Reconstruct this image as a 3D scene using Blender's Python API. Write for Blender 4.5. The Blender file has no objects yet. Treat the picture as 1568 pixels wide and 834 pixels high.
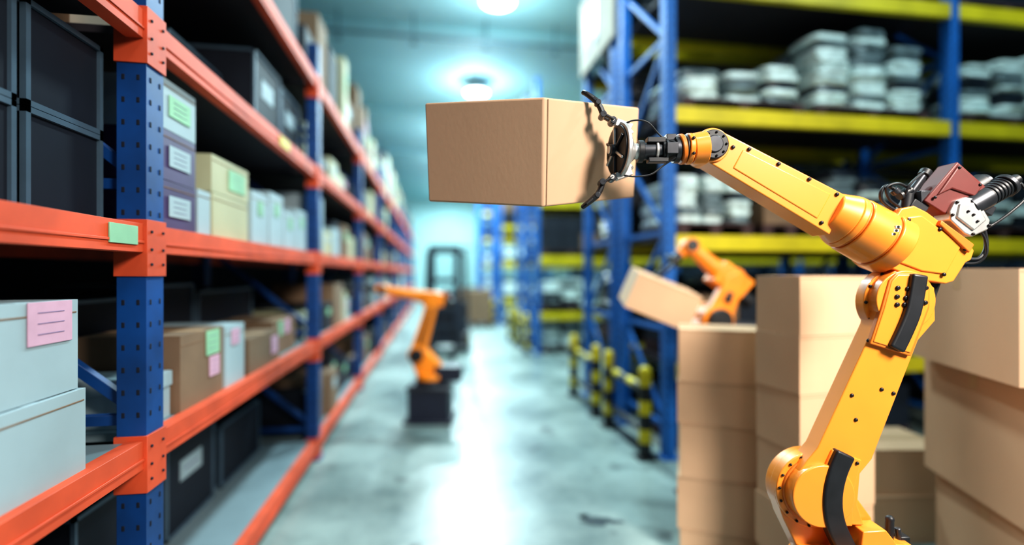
import bpy, bmesh, math, random
from mathutils import Vector, Matrix
random.seed(11)
scene=bpy.context.scene
TH=math.atan(119/750.0); CT=math.cos(TH); ST=math.sin(TH)
EYE=1.55
def S(xr,d): return (xr*CT+d*ST, d*CT-xr*ST)

# ------------------------------------------------------------------ materials
def mat(name,col,rough=0.5,metal=0.0,var=0.12,vscale=8.0,bump=0.0,bscale=60.0,emit=None,estr=0.0,coat=0.0,stretch=None,dark=None):
    m=bpy.data.materials.new(name); m.use_nodes=True
    nt=m.node_tree; N=nt.nodes; L=nt.links
    b=N['Principled BSDF']
    b.inputs['Roughness'].default_value=rough; b.inputs['Metallic'].default_value=metal
    b.inputs['Coat Weight'].default_value=coat
    tc=N.new('ShaderNodeTexCoord'); mp=N.new('ShaderNodeMapping')
    L.new(tc.outputs['Object'],mp.inputs['Vector'])
    if stretch: mp.inputs['Scale'].default_value=stretch
    ns=N.new('ShaderNodeTexNoise'); ns.inputs['Scale'].default_value=vscale; ns.inputs['Detail'].default_value=5
    L.new(mp.outputs['Vector'],ns.inputs['Vector'])
    cr=N.new('ShaderNodeValToRGB'); L.new(ns.outputs['Fac'],cr.inputs['Fac'])
    lo=[max(0,c*(1-var)) for c in col] if dark is None else dark
    hi=[min(1,c*(1+var)) for c in col]
    cr.color_ramp.elements[0].position=0.3; cr.color_ramp.elements[1].position=0.7
    cr.color_ramp.elements[0].color=(*lo,1); cr.color_ramp.elements[1].color=(*hi,1)
    L.new(cr.outputs['Color'],b.inputs['Base Color'])
    if bump>0:
        n2=N.new('ShaderNodeTexNoise'); n2.inputs['Scale'].default_value=bscale; n2.inputs['Detail'].default_value=3
        L.new(mp.outputs['Vector'],n2.inputs['Vector'])
        bp=N.new('ShaderNodeBump'); bp.inputs['Strength'].default_value=bump; bp.inputs['Distance'].default_value=0.01
        L.new(n2.outputs['Fac'],bp.inputs['Height']); L.new(bp.outputs['Normal'],b.inputs['Normal'])
    if emit:
        b.inputs['Emission Color'].default_value=(*emit,1); b.inputs['Emission Strength'].default_value=estr
    return m
M={}
M['orange']=mat('robot_orange_paint',(0.88,0.275,0.030),0.36,0,0.05,5,coat=0.3)
M['orange_d']=mat('robot_orange_panel',(0.66,0.17,0.018),0.42,0,0.06,6)
M['bgorange']=mat('distant_robot_paint',(0.92,0.27,0.014),0.45)
M['black']=mat('black_rubber',(0.010,0.011,0.014),0.45,0,0.3,20)
M['dkmetal']=mat('dark_metal',(0.06,0.062,0.07),0.35,0.7,0.2,20)
M['silver']=mat('cast_aluminium',(0.62,0.6,0.58),0.38,0.75,0.1,25)
M['maroon']=mat('maroon_casing',(0.13,0.018,0.014),0.5,0,0.1,15)
M['bolt']=mat('bolt_steel',(0.02,0.018,0.02),0.4,0.5)
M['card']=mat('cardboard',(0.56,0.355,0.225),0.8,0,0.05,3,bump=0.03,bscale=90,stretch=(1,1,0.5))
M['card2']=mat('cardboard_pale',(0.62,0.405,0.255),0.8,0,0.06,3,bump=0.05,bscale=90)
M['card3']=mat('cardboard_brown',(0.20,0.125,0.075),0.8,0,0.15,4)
M['seam']=mat('cardboard_seam',(0.22,0.13,0.075),0.9)
M['tape']=mat('packing_tape',(0.52,0.34,0.20),0.4,0,0.04,5)
M['white']=mat('white_box_board',(0.34,0.44,0.48),0.65,0,0.08,4)
M['cream']=mat('cream_box_board',(0.44,0.43,0.27),0.65,0,0.09,4)
M['purple']=mat('purple_box_print',(0.06,0.035,0.11),0.5)
M['green']=mat('green_paper_note',(0.28,0.54,0.34),0.7)
M['pink']=mat('pink_paper_note',(0.64,0.38,0.50),0.7)
M['ink']=mat('ink_marks',(0.15,0.12,0.25),0.7)
M['dcrate']=mat('dark_crate_plastic',(0.004,0.008,0.018),0.7)
M['frame']=mat('grey_crate_frame',(0.08,0.13,0.18),0.5,0.2)
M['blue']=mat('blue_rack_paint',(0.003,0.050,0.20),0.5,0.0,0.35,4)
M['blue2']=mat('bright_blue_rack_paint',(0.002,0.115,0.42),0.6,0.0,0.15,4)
M['hole']=mat('slot_shadow_black',(0.002,0.006,0.02),0.8)
M['rorange']=mat('orange_rack_beam',(0.64,0.085,0.028),0.6,0,0.2,5)
M['yellow']=mat('yellow_rack_beam',(0.62,0.50,0.01),0.55,0,0.2,3)
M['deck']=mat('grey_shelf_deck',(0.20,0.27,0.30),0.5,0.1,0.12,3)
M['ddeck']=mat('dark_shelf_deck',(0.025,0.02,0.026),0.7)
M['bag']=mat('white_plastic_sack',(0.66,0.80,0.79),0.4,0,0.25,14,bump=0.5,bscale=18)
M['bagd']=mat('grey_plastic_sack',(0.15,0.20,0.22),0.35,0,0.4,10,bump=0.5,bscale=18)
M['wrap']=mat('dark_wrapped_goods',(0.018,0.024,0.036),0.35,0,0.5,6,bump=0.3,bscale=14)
M['wood']=mat('pallet_wood',(0.05,0.022,0.024),0.8,0,0.3,6)
M['fork']=mat('forklift_paint',(0.006,0.016,0.032),0.5)
M['basegrey']=mat('robot_base_grey',(0.010,0.013,0.028),0.5)
M['sign']=mat('sign_board',(0.34,0.31,0.25),0.8)
M['lampw']=mat('lamp_diffuser',(0.9,0.95,0.95),0.5,emit=(0.85,0.98,1.0),estr=8)
M['lamph']=mat('lamp_housing',(0.4,0.44,0.45),0.4,0.2)
M['ceil']=mat('ceiling_panels',(0.38,0.64,0.69),0.7,0,0.06,0.6)
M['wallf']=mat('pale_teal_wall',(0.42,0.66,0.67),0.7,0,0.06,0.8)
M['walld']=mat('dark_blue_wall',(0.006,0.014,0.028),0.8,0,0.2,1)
M['door']=mat('door_paint',(0.33,0.54,0.55),0.6)
M['pipe']=mat('pipe_grey',(0.10,0.18,0.22),0.5,0.2)
M['stain']=mat('oil_stain_film',(0.03,0.045,0.055),0.35,0,0.3,12)

fm=bpy.data.materials.new('polished_concrete'); fm.use_nodes=True
nt=fm.node_tree; N=nt.nodes; L=nt.links; b=N['Principled BSDF']
tc=N.new('ShaderNodeTexCoord')
n1=N.new('ShaderNodeTexNoise'); n1.inputs['Scale'].default_value=0.9; n1.inputs['Detail'].default_value=8; n1.inputs['Roughness'].default_value=0.62
L.new(tc.outputs['Object'],n1.inputs['Vector'])
cr=N.new('ShaderNodeValToRGB'); L.new(n1.outputs['Fac'],cr.inputs['Fac'])
cr.color_ramp.elements[0].position=0.38; cr.color_ramp.elements[0].color=(0.12,0.17,0.17,1)
cr.color_ramp.elements[1].position=0.62; cr.color_ramp.elements[1].color=(0.285,0.36,0.345,1)
n2=N.new('ShaderNodeTexNoise'); n2.inputs['Scale'].default_value=3.1; n2.inputs['Detail'].default_value=4
L.new(tc.outputs['Object'],n2.inputs['Vector'])
c2=N.new('ShaderNodeValToRGB'); L.new(n2.outputs['Fac'],c2.inputs['Fac'])
c2.color_ramp.elements[0].position=0.30; c2.color_ramp.elements[0].color=(0.2,0.2,0.22,1)
c2.color_ramp.elements[1].position=0.39; c2.color_ramp.elements[1].color=(1,1,1,1)
mx=N.new('ShaderNodeMix'); mx.data_type='RGBA'; mx.blend_type='MULTIPLY'; mx.inputs[0].default_value=0.75
L.new(cr.outputs['Color'],mx.inputs[6]); L.new(c2.outputs['Color'],mx.inputs[7]); L.new(mx.outputs[2],b.inputs['Base Color'])
rr=N.new('ShaderNodeMapRange'); rr.inputs['To Min'].default_value=0.22; rr.inputs['To Max'].default_value=0.50
L.new(n1.outputs['Fac'],rr.inputs['Value']); L.new(rr.outputs['Result'],b.inputs['Roughness'])
M['floor']=fm

# ------------------------------------------------------------------ mesh builder (plain lists)
def _ico():
    bm=bmesh.new(); bmesh.ops.create_icosphere(bm,subdivisions=2,radius=1); bm.verts.ensure_lookup_table()
    v=[tuple(x.co) for x in bm.verts]; f=[tuple(y.index for y in x.verts) for x in bm.faces]; bm.free(); return v,f
ICO=_ico()
CUBE=[(-.5,-.5,-.5),(.5,-.5,-.5),(.5,.5,-.5),(-.5,.5,-.5),(-.5,-.5,.5),(.5,-.5,.5),(.5,.5,.5),(-.5,.5,.5)]
CF=[(0,3,2,1),(4,5,6,7),(0,1,5,4),(1,2,6,5),(2,3,7,6),(3,0,4,7)]
class MB:
    def __init__(s): s.v=[];s.f=[];s.m=[];s.s=[];s.mats=[]
    def add(s,vs,fs,k,smooth=False):
        if k not in s.mats: s.mats.append(k)
        i=s.mats.index(k); n=len(s.v); s.v.extend(vs)
        for f in fs: s.f.append(tuple(n+a for a in f)); s.m.append(i); s.s.append(smooth)
        return s
    def box(s,c,size,k,rot=None):
        c=Vector(c)
        if rot is None: vs=[(c.x+a[0]*size[0],c.y+a[1]*size[1],c.z+a[2]*size[2]) for a in CUBE]
        else:
            R_=Matrix.Rotation(rot,3,'Z') if isinstance(rot,(int,float)) else rot
            vs=[tuple(c+R_@Vector((a[0]*size[0],a[1]*size[1],a[2]*size[2]))) for a in CUBE]
        return s.add(vs,CF,k)
    def span(s,a,b,k):
        return s.box([(a[i]+b[i])/2 for i in range(3)],[abs(b[i]-a[i]) for i in range(3)],k)
    def cyl(s,p0,p1,r,k,r2=None,seg=28):
        p0=Vector(p0);p1=Vector(p1);t=(p1-p0).normalized(); u=t.orthogonal().normalized(); w=t.cross(u); r2=r if r2 is None else r2
        vs=[]
        for p,q in ((p0,r),(p1,r2)):
            for j in range(seg):
                a=2*math.pi*j/seg; vs.append(tuple(p+q*(math.cos(a)*u+math.sin(a)*w)))
        fs=[(j,(j+1)%seg,seg+(j+1)%seg,seg+j) for j in range(seg)]+[tuple(range(seg))[::-1],tuple(range(seg,2*seg))]
        return s.add(vs,fs,k,True)
    def bar(s,p0,p1,w,t,k):
        p0=Vector(p0);p1=Vector(p1);d=p1-p0
        q=Vector((0,0,1)).rotation_difference(d.normalized()).to_matrix()
        return s.box((p0+p1)/2,(w,t,d.length),k,rot=q)
    def sph(s,c,r,k,sc=(1,1,1)):
        return s.add([(c[0]+a[0]*r*sc[0],c[1]+a[1]*r*sc[1],c[2]+a[2]*r*sc[2]) for a in ICO[0]],ICO[1],k,True)
    def prism(s,poly,y0,y1,k):
        n=len(poly); vs=[(p[0],y0,p[1]) for p in poly]+[(p[0],y1,p[1]) for p in poly]
        fs=[tuple(range(n)),tuple(range(n,2*n))[::-1]]+[((i+1)%n,i,n+i,n+(i+1)%n) for i in range(n)]
        return s.add(vs,fs,k,True)
    def hexa(s,low,top,k):
        n=len(low); return s.add([tuple(p) for p in low]+[tuple(p) for p in top],[tuple(range(n))[::-1],tuple(range(n,2*n))]+[(i,(i+1)%n,n+(i+1)%n,n+i) for i in range(n)],k)
    def tube(s,pts,r,k,seg=10,sub=6):
        P=[Vector(p) for p in pts]; Q=[]
        if len(P)>2:
            for i in range(len(P)-1):
                p0=P[max(i-1,0)];p1=P[i];p2=P[i+1];p3=P[min(i+2,len(P)-1)]
                for t in range(sub):
                    t/=sub
                    Q.append(0.5*((2*p1)+(-p0+p2)*t+(2*p0-5*p1+4*p2-p3)*t*t+(-p0+3*p1-3*p2+p3)*t**3))
            Q.append(P[-1])
        else: Q=P
        vs=[];up=None;m=len(Q)
        for i,p in enumerate(Q):
            t=(Q[min(i+1,m-1)]-Q[max(i-1,0)]).normalized()
            if up is None: up=t.orthogonal().normalized()
            up=(up-t*up.dot(t)).normalized(); sd=t.cross(up)
            rr=r[0]+(r[1]-r[0])*i/(m-1) if isinstance(r,tuple) else r
            for j in range(seg):
                a=2*math.pi*j/seg; vs.append(tuple(p+rr*(math.cos(a)*up+math.sin(a)*sd)))
        fs=[(i*seg+j,i*seg+(j+1)%seg,(i+1)*seg+(j+1)%seg,(i+1)*seg+j) for i in range(m-1) for j in range(seg)]
        fs+=[tuple(range(seg))[::-1],tuple(range((m-1)*seg,m*seg))]
        return s.add(vs,fs,k,True)
    def sack(s,c,size,k):
        vs=[]
        for v in ICO[0]:
            vs.append(tuple(cc+math.copysign(abs(a)**0.42,a)*h/2*(1+random.uniform(-.06,.06)) for a,h,cc in zip(v,size,c)))
        return s.add(vs,ICO[1],k,True)
    def done(s,name,loc=(0,0,0),rotz=0,parent=None,bevel=0,seg=2,angle=35):
        me=bpy.data.meshes.new(name); me.from_pydata(s.v,[],s.f)
        for k in s.mats: me.materials.append(M[k])
        me.polygons.foreach_set('material_index',s.m); me.polygons.foreach_set('use_smooth',s.s)
        bm=bmesh.new(); bm.from_mesh(me); bmesh.ops.recalc_face_normals(bm,faces=bm.faces); bm.to_mesh(me); bm.free()
        me.update()
        try: me.set_sharp_from_angle(angle=math.radians(angle))
        except Exception: pass
        o=bpy.data.objects.new(name,me); scene.collection.objects.link(o)
        o.location=loc; o.rotation_euler=(0,0,rotz)
        if parent: o.parent=parent
        if bevel:
            md=o.modifiers.new('bevel','BEVEL'); md.width=bevel; md.segments=seg; md.limit_method='ANGLE'; md.angle_limit=math.radians(40)
        return o
def empty(name,loc,rotz=0):
    o=bpy.data.objects.new(name,None); scene.collection.objects.link(o); o.location=loc; o.rotation_euler=(0,0,rotz); o.empty_display_size=.1; return o

# ------------------------------------------------------------------ room
XL,XR,YB,YF,HC=-2.35,11.5,-3.0,30.0,6.0
MB().span((XL-.2,YB,-.2),(XR+.2,YF+.2,0),'floor').done('floor')
MB().span((XL-.2,YB,HC),(XR+.2,YF+.2,HC+.2),'ceil').done('ceiling')
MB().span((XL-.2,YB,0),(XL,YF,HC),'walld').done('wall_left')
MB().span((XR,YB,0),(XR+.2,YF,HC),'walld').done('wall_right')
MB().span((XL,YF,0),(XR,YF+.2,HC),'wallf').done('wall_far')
MB().span((-.1,YF-.06,0),(2.2,YF-.001,3.0),'door').span((1.04,YF-.08,0),(1.06,YF-.06,3.0),'hole').span((-.2,YF-.1,3.0),(2.3,YF-.001,3.1),'frame').done('door_1')
for i,y in enumerate((4.4,9.0,13.6,18.2,22.8)):
    MB().span((XL,y-.06,HC-.12),(XR,y+.06,HC-.001),'ceil').done('trim_%d'%(i+1),bevel=.01)
p=MB(); p.cyl((XL+.002,8.6,5.62),(XR-.002,8.6,5.62),.028,'pipe',seg=10)
for i in range(9):
    x=-1.6+i*1.25; p.cyl((x,8.6,5.5),(x,8.6,5.62),.02,'pipe',seg=8); p.cyl((x,8.6,5.49),(x,8.6,5.5),.06,'pipe',seg=10); p.cyl((x,8.6,5.62),(x,8.6,5.999),.012,'pipe',seg=8)
p.done('sprinkler_pipe')
def stain(xr,d,a_,b_,ph,rz):
    sx_,sy_=S(xr,d); q=MB(); pts=[]
    for i in range(28):
        a=2*math.pi*i/28; rr_=1+.25*math.sin(3*a+ph)+.18*math.sin(5*a+2*ph)+.1*math.sin(9*a); pts.append((a_*rr_*math.cos(a),b_*rr_*math.sin(a)))
    q.add([(x,y,.001) for x,y in pts]+[(x,y,.0018) for x,y in pts],[tuple(range(28))[::-1],tuple(range(28,56))]+[(i,(i+1)%28,28+(i+1)%28,28+i) for i in range(28)],'stain')
    q.done('oil_stain',loc=(sx_,sy_,0),rotz=rz)
stain(.535,3.06,.12,.055,1,-.3); stain(-.2,3.7,.035,.03,2,.4); stain(.46,3.12,.03,.02,3,.9)

def area(name,loc,size,power,col,target=None,shape='DISK',spread=None):
    l=bpy.data.lights.new(name,'AREA'); l.energy=power; l.color=col; l.shape=shape; l.size=size
    if spread: l.spread=math.radians(spread)
    o=bpy.data.objects.new(name,l); scene.collection.objects.link(o); o.location=loc
    if target is not None:
        o.rotation_euler=(Vector(target)-Vector(loc)).to_track_quat('-Z','Y').to_euler()
    return o
def bay(x,y,pw,up=35):
    e=empty('high_bay_lamp',(x,y,0))
    q=MB(); q.cyl((0,0,5.74),(0,0,5.86),.27,'lamph',r2=.12); q.cyl((0,0,5.86),(0,0,5.998),.05,'lamph'); q.cyl((0,0,5.72),(0,0,5.74),.25,'lampw')
    q.done('fixture',parent=e)
    a=area('lamp_light',(0,0,5.70),.5,pw,(0.72,0.96,1.0)); a.parent=e
    l=bpy.data.lights.new('ceiling_fill_light','POINT'); l.energy=up; l.color=(0.72,0.96,1.0); l.shadow_soft_size=.2  # extra point light below each fixture, added to brighten the ceiling
    o=bpy.data.objects.new('ceiling_fill_light',l); scene.collection.objects.link(o); o.location=(0,0,5.35); o.parent=e
for y,pw,up in ((3.6,150,18),(7.5,270,75),(11.4,420,120),(15.3,460,120),(19.2,450,100),(23.1,430,90),(27.0,340,60)): bay(.97,y,pw,up)
for y in (7.5,12.7,18): bay(6.5,y,220)
bay(4.4,1.6,110,8)  # unseen extra lamp, added to brighten the sacks on the right rack

# ------------------------------------------------------------------ left rack
FY=[-.58+2.44*i for i in range(11)]
LV=[.12,.945,1.667,2.378,3.12]
XF=-.95; XBk=-1.90
r=MB()
for n,y in enumerate(FY):
    for x in (XF-.045,XBk+.045):
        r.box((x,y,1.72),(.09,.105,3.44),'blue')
        r.box((x,y,.006),(.13,.15,.012),'blue')
    for z0 in (.3,1.1,1.9,2.7):
        r.bar((XF-.08,y,z0),(XBk+.08,y,z0+.65),.035,.03,'blue')
        r.box(((XF+XBk)/2,y,z0-.05),(.78,.03,.035),'blue')
    for z in LV:
        r.box((XF-.045,y,z-.035),(.102,.117,.19),'rorange')
        for dz in (-.09,-.04,.02):
            for dy in (-.035,.035): r.cyl((XF+.004,y+dy,z+dz),(XF+.011,y+dy,z+dz),.005,'hole',seg=8)
    if n<5:
        z=.25
        while z<3.35:
            if all(not(l-.15<z<l+.08) for l in LV):
                for dy in (-.028,.028): r.box((XF+.0005,y+dy,z),(.002,.009,.018),'hole')
                for dx in (-.025,.02): r.box((XF-.045+dx,y-.053,z),(.010,.002,.018),'hole')
            z+=.075
for y0,y1 in zip(FY,FY[1:]):
    a,b_=y0+.06,y1-.06
    for z in LV:
        r.span((XF-.058,a,z-.05),(XF-.005,b_,z+.045),'rorange')
        r.span((XF-.004,a,z-.02),(XF-.0005,b_,z-.012),'rorange')
        r.span((XBk+.01,a,z-.05),(XBk+.06,b_,z+.045),'rorange')
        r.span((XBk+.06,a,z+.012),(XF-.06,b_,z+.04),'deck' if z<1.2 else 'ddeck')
r.span((XF-.004,1.62,1.64),(XF+.001,1.76,1.70),'green')
r.span((XF-.004,3.25,2.35),(XF+.001,3.45,2.41),'yellow')
r.done('orange_blue_pallet_rack',bevel=.003,seg=1)

def shelfbox(name,y0,y1,z0,h,k,dep=.38,front=-1.0,notes=(),lid=None):
    q=MB(); w=y1-y0
    q.box((0,0,h/2),(dep,w,h),k)
    q.box((dep/2+.0007,0,h*.86),(.0015,w*.96,.004),'seam' if k!='dcrate' else 'frame')
    q.box((0,0,h+.0007),(dep*.98,.045,.0015),'tape' if k.startswith('card') else k)
    if lid: q.box((0,0,h-.03),(dep+.012,w+.012,.055),lid)
    for (u,v,a,c,nk) in notes:
        q.box((dep/2+.003,-w/2+u*w,v*h),(.003,a,c),nk)
        for t in (.25,-.0,-.25): q.box((dep/2+.005,-w/2+u*w,v*h+c*t),(.0012,a*.6,.0022),'ink')
    return q.done(name,loc=(front-dep/2,(y0+y1)/2,z0),rotz=random.uniform(-.012,.012),bevel=.004)
D1=LV[1]+.0415; D2=LV[2]+.0415; D3=LV[3]+.0415; D4=LV[4]+.0415; D0=LV[0]+.0415
shelfbox('white_storage_box',1.20,1.575,D1,.235,'white',front=-.985)
shelfbox('white_storage_box',1.19,1.56,D1+.238,.25,'white',front=-.995,notes=[(.72,.78,.15,.11,'pink')])
shelfbox('white_storage_box',.84,1.17,D1,.235,'white',front=-1.0,notes=[(.8,.55,.12,.12,'green')])
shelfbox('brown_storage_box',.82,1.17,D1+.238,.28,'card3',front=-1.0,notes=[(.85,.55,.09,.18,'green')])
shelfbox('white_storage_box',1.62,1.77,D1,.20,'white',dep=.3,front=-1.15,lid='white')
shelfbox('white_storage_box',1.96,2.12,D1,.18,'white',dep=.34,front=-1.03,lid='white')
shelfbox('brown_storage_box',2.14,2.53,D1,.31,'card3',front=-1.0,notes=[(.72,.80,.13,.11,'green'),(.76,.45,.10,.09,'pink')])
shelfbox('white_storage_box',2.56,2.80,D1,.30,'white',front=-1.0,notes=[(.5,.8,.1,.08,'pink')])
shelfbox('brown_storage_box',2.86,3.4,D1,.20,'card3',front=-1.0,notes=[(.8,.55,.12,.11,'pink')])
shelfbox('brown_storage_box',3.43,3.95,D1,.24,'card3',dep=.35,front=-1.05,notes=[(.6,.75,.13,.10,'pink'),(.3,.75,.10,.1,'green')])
for i in range(3): shelfbox('purple_white_box',2.0,2.26,D2+i*.192,.19,('purple','purple','white')[i],front=-1.0,notes=[(.5,.5,.16,.08,'white' if i<2 else 'green')])
shelfbox('white_storage_box',2.28,2.40,D2,.20,'white',front=-1.0)
shelfbox('cream_storage_box',2.42,2.85,D2,.21,'cream',front=-1.0)
shelfbox('cream_storage_box',2.42,2.85,D2+.213,.17,'cream',front=-1.0,notes=[(.65,.5,.2,.1,'green')])
yy=2.9
for h in (.30,.34,.26,.31): 
    shelfbox('white_storage_box',yy,yy+.28,D2,h,'white',front=-1.0,notes=[(.5,.7,.09,.08,'green')]); yy+=.30
def crate(y0,y1,z0,h,front=-1.08,dep=.5,label=False):
    q=MB(); w=y1-y0; q.box((0,0,h/2),(dep-.02,w-.02,h-.02),'dcrate')
    for sy in (-1,1):
        for sx in (-1,1): q.box((sx*(dep/2-.008),sy*(w/2-.008),h/2),(.016,.016,h),'frame')
        for z in (.008,h-.008): q.box((0,sy*(w/2-.008),z),(dep,.016,.016),'frame')
    for sx in (-1,1):
        for z in (.008,h-.008): q.box((sx*(dep/2-.008),0,z),(.016,w,.016),'frame')
    if label:
        q.box((dep/2-.009,0,h*.62),(.004,w*.45,h*.22),'white'); q.box((dep/2-.0065,0,h*.62),(.001,w*.3,.006),'ink')
    q.done('dark_storage_crate',loc=(front-dep/2,(y0+y1)/2,z0))
for y in (.82,1.16,1.50):
    for t in range(2): crate(y,y+.31,D2+t*.292,.29)
for y in (.8,1.3): crate(y,y+.45,D3,.5)
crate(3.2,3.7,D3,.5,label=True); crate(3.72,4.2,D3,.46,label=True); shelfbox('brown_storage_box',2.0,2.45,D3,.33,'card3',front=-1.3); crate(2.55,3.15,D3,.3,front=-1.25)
crate(2.1,2.7,D0,.45,front=-1.35,dep=.45); crate(2.75,3.3,D0,.5,front=-1.35,dep=.45,label=True); crate(3.4,4.1,D0,.4,front=-1.35,dep=.45); crate(1.0,1.7,D0,.5,front=-1.3)
crate(1.98,2.6,D1,.45,front=-1.42,dep=.4); crate(2.62,3.2,D1,.5,front=-1.42,dep=.4); crate(3.25,4.15,D1,.45,front=-1.42,dep=.4)
crate(1.98,3.0,D2,.45,front=-1.42,dep=.4); crate(3.02,4.15,D2,.5,front=-1.42,dep=.4)
crate(.3,1.15,D1,.5,front=-1.42,dep=.4); 
for y in (1.99,2.75,3.5): crate(y,y+.7,D4,.6,front=-1.1,dep=.6)
for bi,(y0,y1) in enumerate(zip(FY[2:],FY[3:])):
    q=MB()
    for li,z in enumerate((D0,D1,D2,D3,D4)):
        y=y0+.1
        while y<y1-.3:
            w=random.uniform(.22,.5); w=min(w,y1-.08-y)
            h=random.uniform(.2,.52) if li<4 else random.uniform(.45,1.05)
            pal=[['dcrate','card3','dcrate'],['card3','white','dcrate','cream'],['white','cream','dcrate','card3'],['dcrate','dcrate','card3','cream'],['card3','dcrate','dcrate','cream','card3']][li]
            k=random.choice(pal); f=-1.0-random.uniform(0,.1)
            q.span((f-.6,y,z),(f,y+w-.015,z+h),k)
            if random.random()<.4: q.span((f,y+.3*w,z+h*.55),(f+.004,y+.7*w,z+h*.8),random.choice(['green','pink','white']))
            y+=w
    q.done('shelf_cartons',bevel=.005,seg=1)

# ------------------------------------------------------------------ right racks
LX=[1.935,4.72,7.5,10.28]; RL=[.72,1.80,2.87,3.95]
def pallet(q,x0,x1,y0,y1,z):
    for i in range(5):
        y=y0+(y1-y0-.1)*i/4; q.span((x0,y,z+.09),(x1,y+.1,z+.11),'wood')
    for x in (x0,(x0+x1)/2-.05,x1-.1): q.span((x,y0,z),(x+.1,y1,z+.09),'wood')
def sackpile(q,x0,x1,y0,y1,z,h,k='bag'):
    pallet(q,x0,x1,y0,y1,z); z+=.11; n=max(3,int(h/.062)); dz=h/n
    nx=max(3,round((x1-x0)/.34)); ny=2; w=(x1-x0)/nx; dd=(y1-y0)/ny
    for i in range(nx):
        topn=n-random.randint(0,max(1,n//4))
        for l in range(topn):
            for j in range(ny):
                kk=k
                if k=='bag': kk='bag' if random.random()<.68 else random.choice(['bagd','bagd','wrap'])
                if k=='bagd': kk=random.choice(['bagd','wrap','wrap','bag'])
                q.sack((x0+w*(i+.5)+random.uniform(-.02,.02),y0+dd*(j+.5)+random.uniform(-.015,.015),z+dz*(l+.5)),(w*random.uniform(.88,1.03),dd*.96,dz*1.15),kk)
def boxpile(q,x0,x1,y0,y1,z,h,k):
    pallet(q,x0,x1,y0,y1,z); z+=.11; n=max(1,round(h/.3)); dz=h/n
    for l in range(n):
        nx=max(1,round((x1-x0)/.45)); w=(x1-x0)/nx
        for i in range(nx):
            q.span((x0+w*i+.006,y0,z+dz*l),(x0+w*(i+1)-.006,y1,z+dz*(l+1)-.008),k if random.random()<.8 else 'card3')
for ri,(ya,yb) in enumerate([(3.8,4.85),(5.0,6.05),(9.1,10.15),(10.3,11.35),(14.3,15.35),(15.5,16.55),(20.0,21.05),(21.2,22.25)]):
    r=MB(); top=5.25; lx=LX if ri<4 else LX[:3]
    for n,x in enumerate(lx):
        for y in (ya+.05,yb-.05):
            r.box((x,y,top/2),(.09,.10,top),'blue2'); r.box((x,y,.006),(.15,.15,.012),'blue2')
            if ri<2 and n<2:
                z=.3
                while z<5.1:
                    r.box((x-.0455,y,z),(.002,.016,.03),'hole'); 
                    if y<ya+.1: r.box((x,y-.0505,z),(.016,.002,.03),'hole')
                    z+=.075
        z=.25; fl=True
        while z<4.9:
            r.box((x,(ya+yb)/2,z),(.03,yb-ya-.2,.04),'blue2')
            a,c=(ya+.1,yb-.1) if fl else (yb-.1,ya+.1)
            r.bar((x,a,z+.02),(x,c,z+.8),.03,.035,'blue2'); fl=not fl; z+=.82
    for x0,x1 in zip(lx,lx[1:]):
        for z in RL:
            for y in (ya+.03,yb-.03):
                r.span((x0+.046,y-.03,z-.065),(x1-.046,y+.03,z+.065),'yellow')
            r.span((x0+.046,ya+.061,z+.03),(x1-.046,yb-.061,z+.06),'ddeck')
    r.done('blue_yellow_pallet_rack',bevel=.003 if ri<2 else 0,seg=1)
    if ri==0:
        zt=RL[2]+.066
        q=MB(); sackpile(q,2.1,3.25,3.9,4.7,zt,.34); q.done('sack_pallet')
        q=MB(); sackpile(q,3.38,4.55,3.9,4.7,zt,.74); q.done('sack_pallet')
        q=MB(); sackpile(q,4.95,6.1,3.9,4.7,zt,.62); q.done('sack_pallet')
        zt=RL[1]+.066
        q=MB(); sackpile(q,2.05,2.75,3.9,4.7,zt,.55); q.done('sack_pallet')
        q=MB(); boxpile(q,2.85,3.4,3.9,4.7,zt,.22,'card3'); q.done('carton_pallet')
        q=MB(); sackpile(q,3.5,4.5,3.9,4.7,zt,.5,'bagd'); q.done('wrapped_goods_pallet')
        q=MB(); sackpile(q,4.9,5.9,3.9,4.7,zt,.5,'bagd'); q.done('wrapped_goods_pallet')
        zt=RL[0]+.066
        q=MB(); boxpile(q,2.1,3.2,3.95,4.7,zt,.45,'dcrate'); q.done('carton_pallet')
        q=MB(); boxpile(q,3.4,4.5,3.95,4.7,zt,.5,'dcrate'); q.done('carton_pallet')
        zt=RL[3]+.066
        q=MB(); sackpile(q,2.2,3.2,3.9,4.7,zt,.6,'bagd'); q.done('wrapped_goods_pallet')
        q=MB(); sackpile(q,3.5,4.5,3.9,4.7,zt,.7,'bagd'); q.done('wrapped_goods_pallet')
        q=MB(); boxpile(q,4.9,6.0,3.9,4.7,zt,.6,'dcrate'); q.done('carton_pallet')
        q=MB(); boxpile(q,2.1,3.1,3.95,4.7,.001,.4,'dcrate'); q.done('carton_pallet')
        q=MB(); boxpile(q,3.3,4.4,3.95,4.7,.001,.4,'dcrate'); q.done('carton_pallet')
    else:
        q=MB()
        for x0,x1 in zip(lx[:3],lx[1:3]):
            for z in [-.065]+RL:
                x=x0+.12
                for _ in range(2):
                    h=random.uniform(.25,.72); c=random.random()
                    if ri>=2 and z<1 : c=.1
                    if ri==1: c=.2+.75*c; h=random.uniform(.6,.84)
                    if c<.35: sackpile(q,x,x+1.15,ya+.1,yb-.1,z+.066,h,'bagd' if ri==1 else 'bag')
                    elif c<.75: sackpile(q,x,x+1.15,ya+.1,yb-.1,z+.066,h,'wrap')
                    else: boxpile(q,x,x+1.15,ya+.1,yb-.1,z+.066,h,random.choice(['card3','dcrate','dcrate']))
                    x+=1.3
        q.done('palletised_goods')

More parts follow.
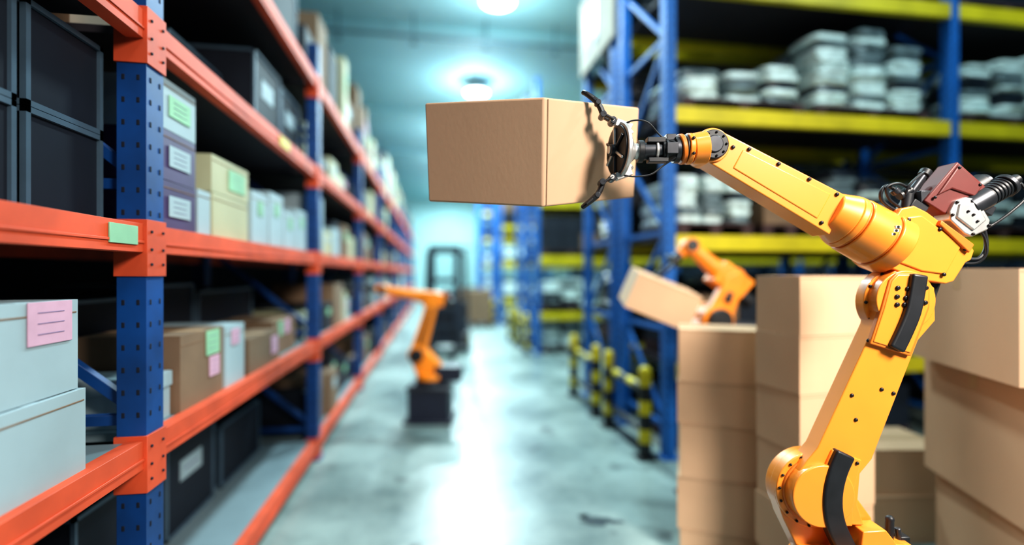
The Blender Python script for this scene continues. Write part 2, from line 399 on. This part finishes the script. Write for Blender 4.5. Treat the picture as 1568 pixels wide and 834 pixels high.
q=MB(); q.box((0,0,0),(.03,1.15,.92),'sign')
for p0,p1 in (((-.017,.3,-.28),(-.017,.3,.28)),((-.017,.3,.28),(-.017,-.05,-.28)),((-.017,-.05,-.28),(-.017,-.05,.28))): q.bar(p0,p1,.012,.09,'pipe')
q.done('aisle_sign',loc=(1.868,5.5,4.5))

def guard(ya,yb,x=1.74,h=.72):
    q=MB()
    def striped(p0,p1,r=.045,n=6):
        p0=Vector(p0);p1=Vector(p1)
        for i in range(n): q.cyl(p0.lerp(p1,i/n),p0.lerp(p1,(i+1)/n),r,'yellow' if i%2 else 'black',seg=16)
    striped((x,ya,.012),(x,ya,h),r=.052,n=6); striped((x,yb,.012),(x,yb,h),r=.052,n=6)
    for y in (ya,yb):
        q.sph((x,y,h),.052,'yellow'); q.box((x,y,.006),(.16,.16,.012),'black')
    striped((x,ya,h-.14),(x,yb,h-.14),r=.036,n=5); q.cyl((x,ya,.22),(x,yb,.22),.028,'black',seg=14)
    q.done('striped_rack_guard')
for a in (3.87,5.12,9.2,10.4,14.4,15.6): guard(a,a+.86)

# ------------------------------------------------------------------ cartons on the floor
def carton(xr,d,z,sx,sy,h,rot,k='card',tape=False):
    X,Y=S(xr,d); q=MB(); q.box((0,0,h/2),(sx,sy,h),k)
    q.box((0,0,h+.0006),(sx*.995,.004,.0012),'seam')
    if tape:
        q.box((0,0,h+.0014),(sx*1.0,.05,.001),'tape')
        for s_ in (-1,1): q.box((s_*(sx/2+.0006),0,h-.045),(.001,.05,.09),'tape')
    for s_ in (-1,1):
        q.box((0,s_*(sy/2+.0003),h-.012),(sx*.99,.0008,.0016),'seam')
    return q.done('cardboard_box',loc=(X,Y,z),rotz=-TH+rot,bevel=.005,seg=3)
z=0
for i,h in enumerate((.165,.28,.29,.225,.285)):
    carton(1.156+(.006,-.004,.004,-.003,0)[i],2.74,z+.001,.425,.32,h-.002,-.33+(.02,-.015,.03,-.02,.01)[i],'card2'); z+=h
z=0
for i,h in enumerate((.255,.25,.26,.255,.255,.26)):
    carton(1.405+(.006,-.005,.004,0,-.004,0)[i],2.285,z+.001,.40,.262,h-.002,.235+(.02,-.02,.015,0,.01,0)[i],'card2'); z+=h
ang=-math.atan2(.206,.75)
def big(x0,d0,z0,h,L_=.78,W_=.6,dr=0):
    a=ang+dr
    fx,fd=-math.sin(-a)*L_, -math.cos(a)*L_
    rx,rd=math.cos(a)*W_, -math.sin(-a)*W_
    cx=x0+(fx+rx)/2; cd=d0+(fd+rd)/2
    return carton(cx,cd,z0,W_,L_,h,a,'card',tape=True)
big(2.12,2.6,1.115,.450); big(2.205,2.62,.521,.592,dr=.03); big(2.25,2.6,.001,.518)
carton(2.30,3.02,.001,.56,.44,.27,.05,'card2'); carton(2.28,3.02,.273,.54,.42,.26,.0,'card2',tape=True)
carton(1.80,2.95,.001,.26,.3,.34,.1,'card2')

# ------------------------------------------------------------------ held carton (tilted in the gripper)
el=math.atan(182/750.0); h=.305
def camw(xr,d,dz=0):
    X,Y=S(xr,d); return Vector((X,Y,EYE+d*math.tan(el)+dz))
def shell(off,hh):
    A=(.0896,1.4);B=(-.273,1.561);C=(.436,1.712);Dd=(.073,1.873)
    low=[];top=[]
    for P_ in (A,C,Dd,B):
        for s_,l in ((-1,low),(1,top)):
            l.append(camw(P_[0],P_[1]-s_*hh/2*math.sin(el), s_*hh/2*math.cos(el)+s_*hh/2*math.sin(el)*math.tan(el)))
    return low,top
low,top=shell(0,h); cen=sum(low+top,Vector())/8
q=MB(); q.hexa([p-cen for p in low],[p-cen for p in top],'card')
o=q.done('held_cardboard_box',loc=cen,bevel=.006,seg=3)
q=MB()
A0,A1=low[0]-cen,top[0]-cen; C0,C1=low[1]-cen,top[1]-cen
n=((C0-A0).cross(A1-A0)).normalized()
def onface(P0,P1,Q0,Q1,u,v): 
    a=P0.lerp(P1,v); c=Q0.lerp(Q1,v); return a.lerp(c,u)
a=[onface(A0,A1,C0,C1,u,v)+n*.0008 for u,v in ((.028,.012),(.036,.012),(.036,.985),(.028,.985))]
b2=[p+n*.0008 for p in a]; q.hexa(a,b2,'seam')
q.done('fold_seam',parent=o)

# ------------------------------------------------------------------ main robot arm
RX,RY=S(1.032,1.5)
R=empty('industrial_robot_arm',(RX,RY,0),-TH)
def E(u,v,y=0): return ((u-1300)*.002,y,EYE+(417-v)*.002)
def e2(u,v): return ((u-1300)*.002,EYE+(417-v)*.002)
def poly(l): return [e2(*p) for p in l]
def arc(cx,cy,r_,a0,a1,n=16):
    return [(cx+r_*math.cos(math.radians(a0+(a1-a0)*i/n)),cy+r_*math.sin(math.radians(a0+(a1-a0)*i/n))) for i in range(n+1)]
def disc(q,u,v,r_,y0,y1,k,seg=40): q.cyl(E(u,v,y0),E(u,v,y1),r_*.002,k,seg=seg)
def ribbon(q,path,w,y0,y1,k):
    Lp=[];Rp=[]
    for i,p_ in enumerate(path):
        a_=path[max(i-1,0)];c_=path[min(i+1,len(path)-1)]
        dx,dy=c_[0]-a_[0],c_[1]-a_[1]; l=math.hypot(dx,dy); nx,ny=-dy/l*w/2,dx/l*w/2
        Lp.append((p_[0]+nx,p_[1]+ny));Rp.append((p_[0]-nx,p_[1]-ny))
    q.prism(poly(Lp+Rp[::-1]),y0,y1,k)
def bolts(q,l,y,r_=3.2,k='bolt'):
    for u,v in l: q.cyl(E(u,v,y+.004),E(u,v,y-.004),r_*.002,k,seg=12)
def smooth(path,n=5):
    P=[Vector(p) for p in path]; Q=[]
    for i in range(len(P)-1):
        p0=P[max(i-1,0)];p1=P[i];p2=P[i+1];p3=P[min(i+2,len(P)-1)]
        for t in range(n):
            t/=n; Q.append(0.5*((2*p1)+(-p0+p2)*t+(2*p0-5*p1+4*p2-p3)*t*t+(-p0+3*p1-3*p2+p3)*t**3))
    Q.append(P[-1]); return [(p.x,p.y) for p in Q]

q=MB() # pedestal and turntable
q.box((0,.03,.02),(.52,.46,.04),'dkmetal'); q.box((0,.03,.30),(.34,.32,.52),'basegrey'); q.box((0,.03,.575),(.42,.36,.03),'dkmetal')
q.cyl((0,.03,.59),(0,.03,.65),.150,'orange',seg=48); q.cyl((0,.03,.65),(0,.03,.67),.14,'black',seg=48); q.cyl((0,.03,.67),(0,.03,.705),.145,'orange',seg=48)
for sx in (-.23,.23):
    for sy in (-.16,.22): q.cyl((sx,sy,.04),(sx,sy,.055),.018,'bolt',seg=12)
q.done('pedestal',parent=R,bevel=.005)
q=MB() # shoulder carrier behind link
q.prism(poly([(1236,860),(1207,800)]+arc(1252,755,58,150,300,18)+[(1300,715),(1316,760),(1345,800),(1352,860)]),-.040,.02,'orange')
disc(q,1253,754,59,-.050,-.01,'orange'); disc(q,1253,754,51,-.057,-.045,'orange_d')
disc(q,1252,753,47,-.10,-.05,'orange')
bolts(q,arc(1253,754,55,100,290,9),-.053,2.2)
q.done('shoulder_casting',loc=(0,.068,0),parent=R,bevel=.006,seg=3)
q=MB()
q.prism(poly([(1306,802),(1340,800),(1352,815),(1362,834),(1366,850),(1300,850)]),-.085,-.02,'orange')
q.cyl(E(1372,848,-.01),E(1374,802,-.01),.012,'black'); q.cyl(E(1340,834,-.05),E(1340,812,-.05),.016,'black')
q.cyl(E(1390,848,-.01),E(1386,815,-.01),.009,'dkmetal'); q.box(E(1362,840,-.02),(.13,.05,.03),'orange'); q.sph(E(1374,802,-.01),.013,'black')
q.box(E(1395,840,.01),(.03,.06,.05),'black')
q.done('base_connectors',loc=(0,.04,0),parent=R,bevel=.003)
q=MB() # lower link
q.prism(poly(arc(1252,752,46,95,205,12)+[(1232,702),(1248,683),(1334,497),(1346,430),(1375,405),(1425,440),(1426,490),(1400,520),(1330,700),(1312,722),(1308,770),(1318,800),(1285,800)]),-.100,-.035,'orange')
q.prism(poly([(1268,684),(1312,700),(1300,745),(1298,800),(1255,800),(1242,740)]),-.108,-.095,'orange')
bolts(q,[(1299,603),(1344,594),(1362,600),(1240,730),(1280,812),(1305,640),(1352,520),(1324,520)],-.101,3.0)
bolts(q,[(1229,771),(1241,777),(1245,730),(1228,758)],-.103,4.6); bolts(q,[(1266,698),(1304,704)],-.11,2.6)
q.done('lower_link',loc=(0,.085,0),parent=R,bevel=.009,seg=4)
q=MB() # elbow joint
disc(q,1381,463,53,-.075,-.035,'orange'); 
for a_ in range(0,360,30):
    u=1381+50*math.cos(math.radians(a_)); v=463+50*math.sin(math.radians(a_)); q.cyl(E(u,v,-.08),E(u,v,-.07),.005,'bolt',seg=10)
disc(q,1379,459,45,-.112,-.07,'orange')
q.prism(poly([(1352,428),(1362,418),(1400,418),(1412,432),(1412,470),(1384,543),(1322,524),(1340,470)]),-.118,-.10,'orange_d')
q.prism(poly([(1354,430),(1363,420),(1399,420),(1410,433),(1409,468),(1382,538),(1326,521),(1343,470)]),-.121,-.115,'orange')
bolts(q,[(1362,440),(1361,453),(1361,465),(1377,441),(1374,455),(1372,465),(1404,440),(1403,462)],-.123,3.4)
q.done('elbow_joint',loc=(0,.09,0),parent=R,bevel=.005,seg=3)
q=MB() # cable covers
ribbon(q,smooth([(1392,420),(1388,445),(1382,475),(1371,503),(1357,532)]),23,-.137,-.11,'black')
ribbon(q,smooth([(1284,688),(1272,715),(1265,745),(1265,775),(1273,805),(1294,848)]),29,-.130,-.092,'black')
q.done('cable_covers',loc=(0,.09,0),parent=R,bevel=.008,seg=3)
q=MB() # elbow housing
q.prism(poly([(1352,352),(1372,320),(1392,316),(1412,326),(1476,374),(1483,384),(1478,398),(1470,402),(1452,430),(1440,434),(1402,428),(1350,408),(1338,398),(1336,385)]),-.10,.02,'orange')
q.prism(poly([(1380,333),(1402,331),(1462,376),(1438,420),(1402,415),(1362,400)]),-.105,-.09,'orange')
q.prism(poly([(1425,345),(1428,338),(1478,375),(1470,388)]),-.112,-.06,'orange_d')
bolts(q,[(1428,352),(1466,382),(1434,420),(1362,398),(1381,338)],-.106,3)
bolts(q,[(1452,432),(1440,450)],-.02,9,'black')
q.prism(poly([(1436,430),(1452,430),(1436,475),(1430,490),(1424,470)]),-.06,.0,'black')
q.done('elbow_housing',loc=(0,.08,0),parent=R,bevel=.012,seg=4)
q=MB() # forearm tube
ax=Vector((-.877,-.480))
def F(t): return (1364+ax.x*t,374+ax.y*t)
def fc(t0,t1,r0,r1,k='orange'): q.cyl(E(*F(t0),-.01),E(*F(t1),-.01),r0*.002,k,r2=r1*.002,seg=48)
fc(-8,18,46,46); fc(18,22,43,43,'orange_d'); fc(22,66,45,44); fc(66,70,41,41,'orange_d'); fc(70,80,43,42); fc(80,108,42,32)
q.done('forearm_tube',loc=(.014,.04,0),parent=R,bevel=.004,seg=3)
q=MB()
def side(t,s_):
    u,v=F(t); return (u+.480*s_, v-.877*s_)
wend=F(314)
ang0=math.degrees(math.atan2(-.877,.480))
capsule=[side(92,31),side(140,30),side(300,26)]+[(wend[0]+25*math.cos(math.radians(a_)),wend[1]+25*math.sin(math.radians(a_))) for a_ in [ang0-180*i/14 for i in range(15)]]+[side(290,-26),side(140,-32),side(92,-34)]
q.prism(poly(capsule),-.055,.03,'orange')
q.prism(poly([side(120,21),side(270,16),side(270,-16),side(120,-22)]),-.0575,-.05,'orange')
bolts(q,[side(112,25),side(160,25),side(212,23),side(262,21),side(112,-24),side(285,12)],-.0575,3.0)
q.done('forearm_link',loc=(.0,.045,0),parent=R,bevel=.012,seg=4)
q=MB() # wrist joint
disc(q,1088,224,26,-.018,.08,'orange'); disc(q,1088,224,22,-.030,-.01,'black'); disc(q,1088,224,13,-.035,-.02,'dkmetal')
bolts(q,arc(1088,224,18,0,320,8),-.031,1.8)
q.cyl(E(1080,226,0),E(1058,228,0),.050,'orange',r2=.046,seg=40)
q.cyl(E(1058,228,0),E(1050,228,0),.047,'orange',seg=40); q.cyl(E(1050,228,0),E(1046,228,0),.043,'black',seg=40); q.cyl(E(1046,228,0),E(1039,229,0),.046,'orange_d',seg=40)
bolts(q,[(1054,217),(1054,240)],-.046,2.4)
q.done('wrist_joint',parent=R,bevel=.003,seg=2)
q=MB() # gripper body
q.cyl(E(1039,230),E(1031,230),.040,'dkmetal'); q.cyl(E(1031,230),E(1012,231),.034,'black'); q.cyl(E(1020,231),E(1016,231),.038,'dkmetal')
q.cyl(E(1012,231),E(984,232),.026,'dkmetal'); q.cyl(E(1006,231),E(1002,231),.031,'silver'); q.cyl(E(984,232),E(976,232),.034,'black')
q.box(E(1002,217,-.012),(.055,.03,.016),'black'); q.box(E(1005,247,-.012),(.06,.03,.014),'black'); q.box(E(1026,214,0),(.03,.03,.03),'dkmetal')
q.cyl(E(978,232),E(970,232),.024,'silver'); q.cyl(E(972,232),E(954,232),.022,'silver',r2=.060)
q.box(E(1024,231,-.035),(.035,.012,.035),'dkmetal')
q.done('gripper_body',parent=R,bevel=.002)
q=MB() # gripper palm dish
c=Vector(E(947,231,-.005)); nrm=Vector((-.982,-.19,0)).normalized(); sdv=Vector((.19,-.982,0)).normalized(); upv=Vector((0,0,1))
q.cyl(c-nrm*.030,c-nrm*.008,.045,'silver',r2=.080,seg=48)
q.cyl(c-nrm*.008,c+nrm*.004,.084,'silver',seg=48); q.cyl(c+nrm*.004,c+nrm*.010,.075,'black',seg=48)
for k_ in range(6):
    a_=math.radians(60*k_+30); dv=sdv*math.cos(a_)+upv*math.sin(a_)
    q.bar(c+nrm*.014+dv*.012,c+nrm*.014+dv*.068,.008,.008,'silver' if k_%2 else 'dkmetal')
q.cyl(c+nrm*.01,c+nrm*.030,.018,'dkmetal'); q.cyl(c+nrm*.03,c+nrm*.034,.012,'silver')
q.done('gripper_palm',parent=R,bevel=.002)
q=MB() # claws
for sgn in (1,-1):
    def C_(u,v,y=0): return E(u, 231-sgn*(231-v), y)
    yt=-.02 if sgn>0 else .0
    q.box(C_(953,194,-.01),(.05,.03,.022),'silver',rot=Matrix.Rotation(sgn*.35,3,'Y'))
    q.tube([C_(964,208,-.01),C_(952,194,-.012),C_(934,188,-.015)],(.013,.010),'silver')
    q.cyl(C_(936,188,-.032),C_(936,188,.008),.011,'dkmetal',seg=16); q.cyl(C_(934,188,-.036),C_(934,188,-.03),.007,'silver',seg=12)
    for yo in (-.028,-.002):
        q.bar(C_(936,189,yo+yt/2),C_(920,180,yo+yt/2),.006,.016,'black')
    q.cyl(C_(920,181,-.036+yt/2),C_(920,181,.006+yt/2),.010,'dkmetal',seg=16)
    q.tube([C_(921,181,-.015+yt/2),C_(918,171,-.015+yt/2),C_(913,162,-.015+yt/2)],(.0095,.009),'black')
    q.cyl(C_(913,162,-.03+yt/2),C_(913,162,.0+yt/2),.0085,'dkmetal',seg=16)
    tip=[C_(913,162,-.02+yt/2),C_(905,155,-.018+yt/2),C_(896,148,-.014+yt/2),C_(891,144,-.006+yt/2)]
    q.tube(tip,(.010,.007),'black'); q.box(C_(901,152,-.016+yt/2),(.026,.024,.006),'black',rot=Matrix.Rotation(sgn*.7,3,'Y'))
q.done('gripper_claws',parent=R,bevel=.0015)
q=MB()
q.tube([E(948,196,-.02),E(966,189,-.03),E(988,192,-.03),E(1010,212,-.02),E(1030,222,-.03)],.0026,'black',seg=8)
q.tube([E(946,268,-.02),E(965,273,-.03),E(992,270,-.03),E(1012,256,-.02),E(1030,244,-.03)],.0026,'black',seg=8)
q.done('gripper_hoses',parent=R)
q=MB() # motor group
q.prism(poly([(1463,248),(1506,286),(1472,338),(1440,326),(1412,308)]),-.03,.04,'maroon')
q.prism(poly([(1463,253),(1499,285),(1487,302),(1452,290),(1430,300)]),-.036,-.025,'maroon')
bolts(q,[(1463,258),(1494,284),(1426,303)],-.036,2.4)
q.done('motor_cover',loc=(0,.022,0),parent=R,bevel=.006,seg=3)
q=MB()
q.prism(poly([(1455,308),(1470,303),(1488,306),(1507,338),(1504,352),(1480,363),(1468,358),(1447,338),(1446,324)]),-.09,-.03,'silver')
q.prism(poly([(1459,313),(1484,311),(1499,338),(1480,354),(1454,334)]),-.096,-.085,'silver')
bolts(q,[(1456,311),(1487,309),(1504,346),(1480,359),(1449,330)],-.092,2.4); bolts(q,[(1470,325),(1484,340),(1478,330)],-.098,2)
q.prism(poly([(1440,345),(1466,362),(1462,372),(1436,356)]),-.07,.02,'black')
q.done('gearbox_cover',loc=(0,.07,0),parent=R,bevel=.005,seg=3)
q=MB()
q.cyl(E(1482,318,-.05),E(1512,301,-.05),.034,'dkmetal'); q.cyl(E(1512,301,-.05),E(1545,282,-.05),.030,'black'); q.cyl(E(1540,285,-.05),E(1546,281,-.05),.036,'dkmetal'); q.cyl(E(1546,281,-.05),E(1560,273,-.05),.016,'black')
q.cyl(E(1488,300,.0),E(1530,276,.0),.034,'black'); q.cyl(E(1530,276,.0),E(1537,272,.0),.026,'dkmetal')
q.box(E(1512,318,-.03),(.05,.05,.03),'dkmetal',rot=Matrix.Rotation(.5,3,'Y')); q.cyl(E(1552,296,-.04),E(1568,280,-.04),.012,'black')
for t in range(5):
    u=1515+5*t; v=299.5-2.9*t; q.cyl(E(u,v,-.05),E(u+1.8,v-1,-.05),.033,'dkmetal')
q.done('drive_motors',loc=(0,.055,0),parent=R,bevel=.002)
q=MB()
q.cyl(E(1388,322,-.05),E(1392,296,-.05),.016,'black'); q.cyl(E(1392,300,-.05),E(1420,262,-.05),.011,'dkmetal'); q.cyl(E(1402,308,-.02),E(1426,270,-.02),.012,'black'); q.cyl(E(1416,268,-.05),E(1421,260,-.05),.016,'black')
q.cyl(E(1378,300,-.05),E(1396,290,-.05),.014,'black'); q.box(E(1402,318,-.04),(.05,.06,.03),'black',rot=Matrix.Rotation(.6,3,'Y')); q.box(E(1418,304,-.035),(.03,.04,.05),'dkmetal')
q.cyl(E(1372,296,-.06),E(1366,290,-.06),.013,'dkmetal')
q.tube([E(1376,296,-.06),E(1358,285,-.06),E(1348,292,-.06),E(1350,306,-.055),E(1366,318,-.05),E(1388,326,-.04)],.0055,'black')
q.tube([E(1392,290,-.06),E(1370,282,-.07),E(1352,288,-.07),E(1360,305,-.06),E(1384,320,-.05)],.004,'black')
q.tube([E(1420,262,-.05),E(1404,268,-.07),E(1386,285,-.07),E(1384,300,-.06)],.004,'black')
q.tube([E(1484,395,-.03),E(1500,396,-.05),E(1512,380,-.05),E(1510,355,-.05),E(1502,340,-.05)],.006,'black')
q.tube([E(1480,402,-.03),E(1498,402,-.05),E(1508,388,-.06),E(1506,366,-.06),E(1496,350,-.06)],.004,'black')
q.tube([E(1566,280,-.05),E(1570,300,-.06),E(1545,325,-.06),E(1520,345,-.05),E(1505,350,-.05)],.004,'black')
q.done('connectors_and_cables',loc=(0,.055,0),parent=R,bevel=.002)
q=MB()
for i in range(3):
    u,v=side(28,16-6*i-4); q.box(E(u,v,-.098),(.016,.003,.008),'silver')
    q.cyl(E(u,v,-.1),E(u,v,-.097),.004,'bolt',seg=8)
q.done('rating_plate',loc=(.014,.04,0),parent=R)

# ------------------------------------------------------------------ distant robots
def bgrobot(loc,base_z,base_w,J,sc,motor=True):
    P=empty('industrial_robot_arm',loc,-TH)
    q=MB()
    q.box((0,0,.015),(base_w*1.2,base_w*1.1,.03),'basegrey'); q.box((0,0,base_z/2),(base_w,base_w*.9,base_z),'basegrey')
    q.box((0,0,base_z*.93),(base_w*1.08,base_w,base_z*.08),'dkmetal')
    q.done('pedestal',parent=P,bevel=.01)
    sh,el_,wr,tip=J
    q=MB()
    q.cyl((0,0,base_z),(0,0,base_z+.06*sc),.2*sc,'black',seg=32); q.cyl((0,0,base_z+.06*sc),(0,0,base_z+.13*sc),.19*sc,'bgorange',seg=32)
    q.prism([(-.17*sc,base_z+.12*sc),(.18*sc,base_z+.12*sc),(.14*sc,base_z+.24*sc),(sh[0]+.12*sc,sh[1]+.05*sc),(sh[0]-.02*sc,sh[1]+.13*sc),(sh[0]-.12*sc,sh[1])],-.10*sc,.10*sc,'bgorange')
    q.cyl((sh[0],-.15*sc,sh[1]),(sh[0],.15*sc,sh[1]),.12*sc,'bgorange',seg=32); q.cyl((sh[0],-.2*sc,sh[1]),(sh[0],-.15*sc,sh[1]),.09*sc,'black',seg=24)
    q.box((.24*sc,0,base_z+.14*sc),(.34*sc,.28*sc,.19*sc),'basegrey')
    q.done('turntable_and_shoulder',parent=P,bevel=.01*sc)
    q=MB()
    s2=Vector((sh[0],0,sh[1])); e_=Vector((el_[0],0,el_[1])); w_=Vector((wr[0],0,wr[1])); t_=Vector((tip[0],0,tip[1]))
    d=(e_-s2).normalized(); nn=Vector((d.z,0,-d.x))
    pts=[s2+nn*.10*sc,e_+nn*.07*sc,e_+d*.08*sc,e_-nn*.07*sc,s2-nn*.10*sc,s2-d*.08*sc]
    q.prism([(p_.x,p_.z) for p_ in pts],-.145*sc,-.05*sc,'bgorange')
    pts=[s2+d*.15*sc+nn*.03*sc,e_-d*.1*sc+nn*.02*sc,e_-d*.1*sc-nn*.02*sc,s2+d*.15*sc-nn*.03*sc]
    q.prism([(p_.x,p_.z) for p_ in pts],-.16*sc,-.14*sc,'black')
    q.done('lower_link',parent=P,bevel=.012*sc,seg=3)
    q=MB()
    f=(w_-e_).normalized(); g=Vector((-f.z,0,f.x))
    q.cyl(e_+Vector((0,-.12*sc,0)),e_+Vector((0,.1*sc,0)),.10*sc,'bgorange',seg=32)
    pts=[e_-f*.14*sc+g*.08*sc,e_+f*.12*sc+g*.11*sc,e_+f*.14*sc-g*.08*sc,e_-f*.14*sc-g*.10*sc]
    q.prism([(p_.x,p_.z) for p_ in pts],-.11*sc,.11*sc,'bgorange')
    q.cyl(e_-f*.26*sc+g*.02*sc,e_-f*.13*sc+g*.02*sc,.06*sc,'black'); q.cyl(e_-f*.2*sc+Vector((0,0,.05*sc)),e_-f*.12*sc+Vector((0,0,.14*sc)),.04*sc,'maroon')
    q.done('elbow_housing',parent=P,bevel=.012*sc,seg=3)
    q=MB(); m_=e_.lerp(w_,.35)
    q.cyl(e_+f*.1*sc,m_,.092*sc,'bgorange',r2=.08*sc); q.cyl(m_,w_,.07*sc,'bgorange',r2=.052*sc)
    q.cyl(w_-Vector((0,.075*sc,0)),w_+Vector((0,.075*sc,0)),.062*sc,'bgorange'); q.cyl(w_-Vector((0,.09*sc,0)),w_-Vector((0,.075*sc,0)),.045*sc,'black')
    q.cyl(w_,w_.lerp(t_,.6),.05*sc,'bgorange',r2=.045*sc); q.cyl(w_.lerp(t_,.6),t_,.04*sc,'dkmetal'); 
    tt=(t_-w_).normalized(); q.cyl(t_,t_+tt*.02*sc,.07*sc,'black')
    q.done('forearm',parent=P,bevel=.004*sc)
    q=MB()
    for s_ in (-1,1):
        k1=t_+tt*.02*sc+Vector((0,s_*.05*sc,0)); k2=k1+tt*.08*sc+Vector((0,s_*.05*sc,0)); k3=k2+tt*.08*sc-Vector((0,s_*.04*sc,0)); q.tube([k1,k2,k3],.012*sc,'black')
    q.done('gripper_fingers',parent=P)
    return P
X,Y=S(-.86,5.2)
bgrobot((X,Y,0),.38,.42,((-.13,.69),(.04,1.27),(-.50,1.37),(-.64,1.385)),.8)
X,Y=S(1.324,3.3)
bgrobot((X,Y,0),1.02,.30,((.02,1.24),(.13,1.50),(-.13,1.73),(-.235,1.63)),.84)
X,Y=S(.985,3.24)
q=MB(); q.box((0,0,0),(.42,.34,.235),'card2'); q.box((0,0,.1182),(.42,.004,.001),'seam'); q.box((0,-.1703,.105),(.41,.001,.002),'seam')
o=q.done('held_cardboard_box',loc=(X-.02,Y,1.385),bevel=.005); o.rotation_euler=(math.radians(8),math.radians(22),-TH-.05)

# ------------------------------------------------------------------ forklift
q=MB()
q.box((0,.55,.38),(.86,1.0,.46),'fork'); q.box((0,1.0,.55),(.84,.34,.7),'fork'); q.box((0,.55,.72),(.5,.45,.14),'black'); q.box((0,.80,.95),(.46,.1,.4),'black')
for sx in (-1,1):
    q.bar((sx*.38,.15,.6),(sx*.36,.3,1.95),.06,.06,'black'); q.bar((sx*.38,1.08,.85),(sx*.36,.98,1.95),.06,.06,'black')
    q.cyl((sx*.33,.2,.22),(sx*.47,.2,.22),.22,'black'); q.cyl((sx*.33,1.0,.19),(sx*.46,1.0,.19),.19,'black'); q.cyl((sx*.47,.2,.22),(sx*.475,.2,.22),.1,'yellow')
    q.box((sx*.24,-.06,1.05),(.12,.1,2.0),'fork'); q.box((sx*.2,-.5,.08),(.1,.9,.04),'dkmetal'); q.box((sx*.2,-.09,.3),(.08,.04,.48),'dkmetal')
for y in (.32,.5,.68,.86,.98): q.box((0,y,1.96),(.74,.05,.04),'black')
q.box((-.36,.64,1.96),(.05,.7,.05),'black'); q.box((.36,.64,1.96),(.05,.7,.05),'black')
for z in (.25,.5,.85,1.1,1.4,2.02): q.box((0,-.08,z),(.6,.05,.09),'fork')
q.cyl((0,.42,.8),(0,.3,1.02),.02,'black'); q.cyl((0,.32,1.0),(0,.29,1.04),.15,'black'); q.box((0,1.02,1.0),(.5,.25,.24),'fork')
q.box((0,.1,.75),(.7,.08,.5),'fork')
q.done('forklift',loc=(.2,9.5,0),rotz=-.1,bevel=.012)
q=MB(); boxpile(q,-.5,.5,-.4,.4,0.0,.95,'card3'); q.done('carton_pallet',loc=(1.15,14.4,.001))
q=MB(); boxpile(q,-.5,.5,-.4,.4,0.0,.6,'card3'); q.done('carton_pallet',loc=(.6,17.2,.001))
q=MB(); boxpile(q,-.5,.5,-.4,.4,0.0,.9,'dcrate'); q.done('carton_pallet',loc=(1.2,18.6,.001))

# ------------------------------------------------------------------ lights / world
area('key_light',(2.4,-1.4,3.7),1.2,116,(1.0,0.92,0.83),target=(1.4,1.8,1.2),spread=95)  # unseen warm key light added behind the camera, has no fixture
area('front_fill_light',(-.2,-1.8,4.6),1.6,20,(0.82,0.95,1.0),target=(-.2,2.5,1.0))  # unseen fill light added behind the camera, not a modelled lamp
area('front_fill_light',(0.97,-.3,5.7),.6,30,(0.82,0.97,1.0))  # second added fill, overhead in line with the aisle lamps, no fixture
w=bpy.data.worlds.new('World'); scene.world=w; w.use_nodes=True
w.node_tree.nodes['Background'].inputs[0].default_value=(0.30,0.60,0.75,1); w.node_tree.nodes['Background'].inputs[1].default_value=0.15
scene.view_settings.view_transform='Standard'
for lk in ('Medium High Contrast','Standard - Medium High Contrast'):
    try: scene.view_settings.look=lk; print('look',lk); break
    except Exception as ex: print('no look',lk)
scene.view_settings.exposure=0.0

# ------------------------------------------------------------------ camera
cam=bpy.data.cameras.new('camera'); co=bpy.data.objects.new('camera',cam); scene.collection.objects.link(co)
co.location=(0,0,EYE); co.rotation_euler=(math.pi/2,0,-TH)
cam.sensor_width=36; cam.lens=36*750/1568.0; cam.clip_start=.05; cam.clip_end=200
cam.dof.use_dof=True; cam.dof.focus_distance=1.43; cam.dof.aperture_fstop=.43
scene.camera=co
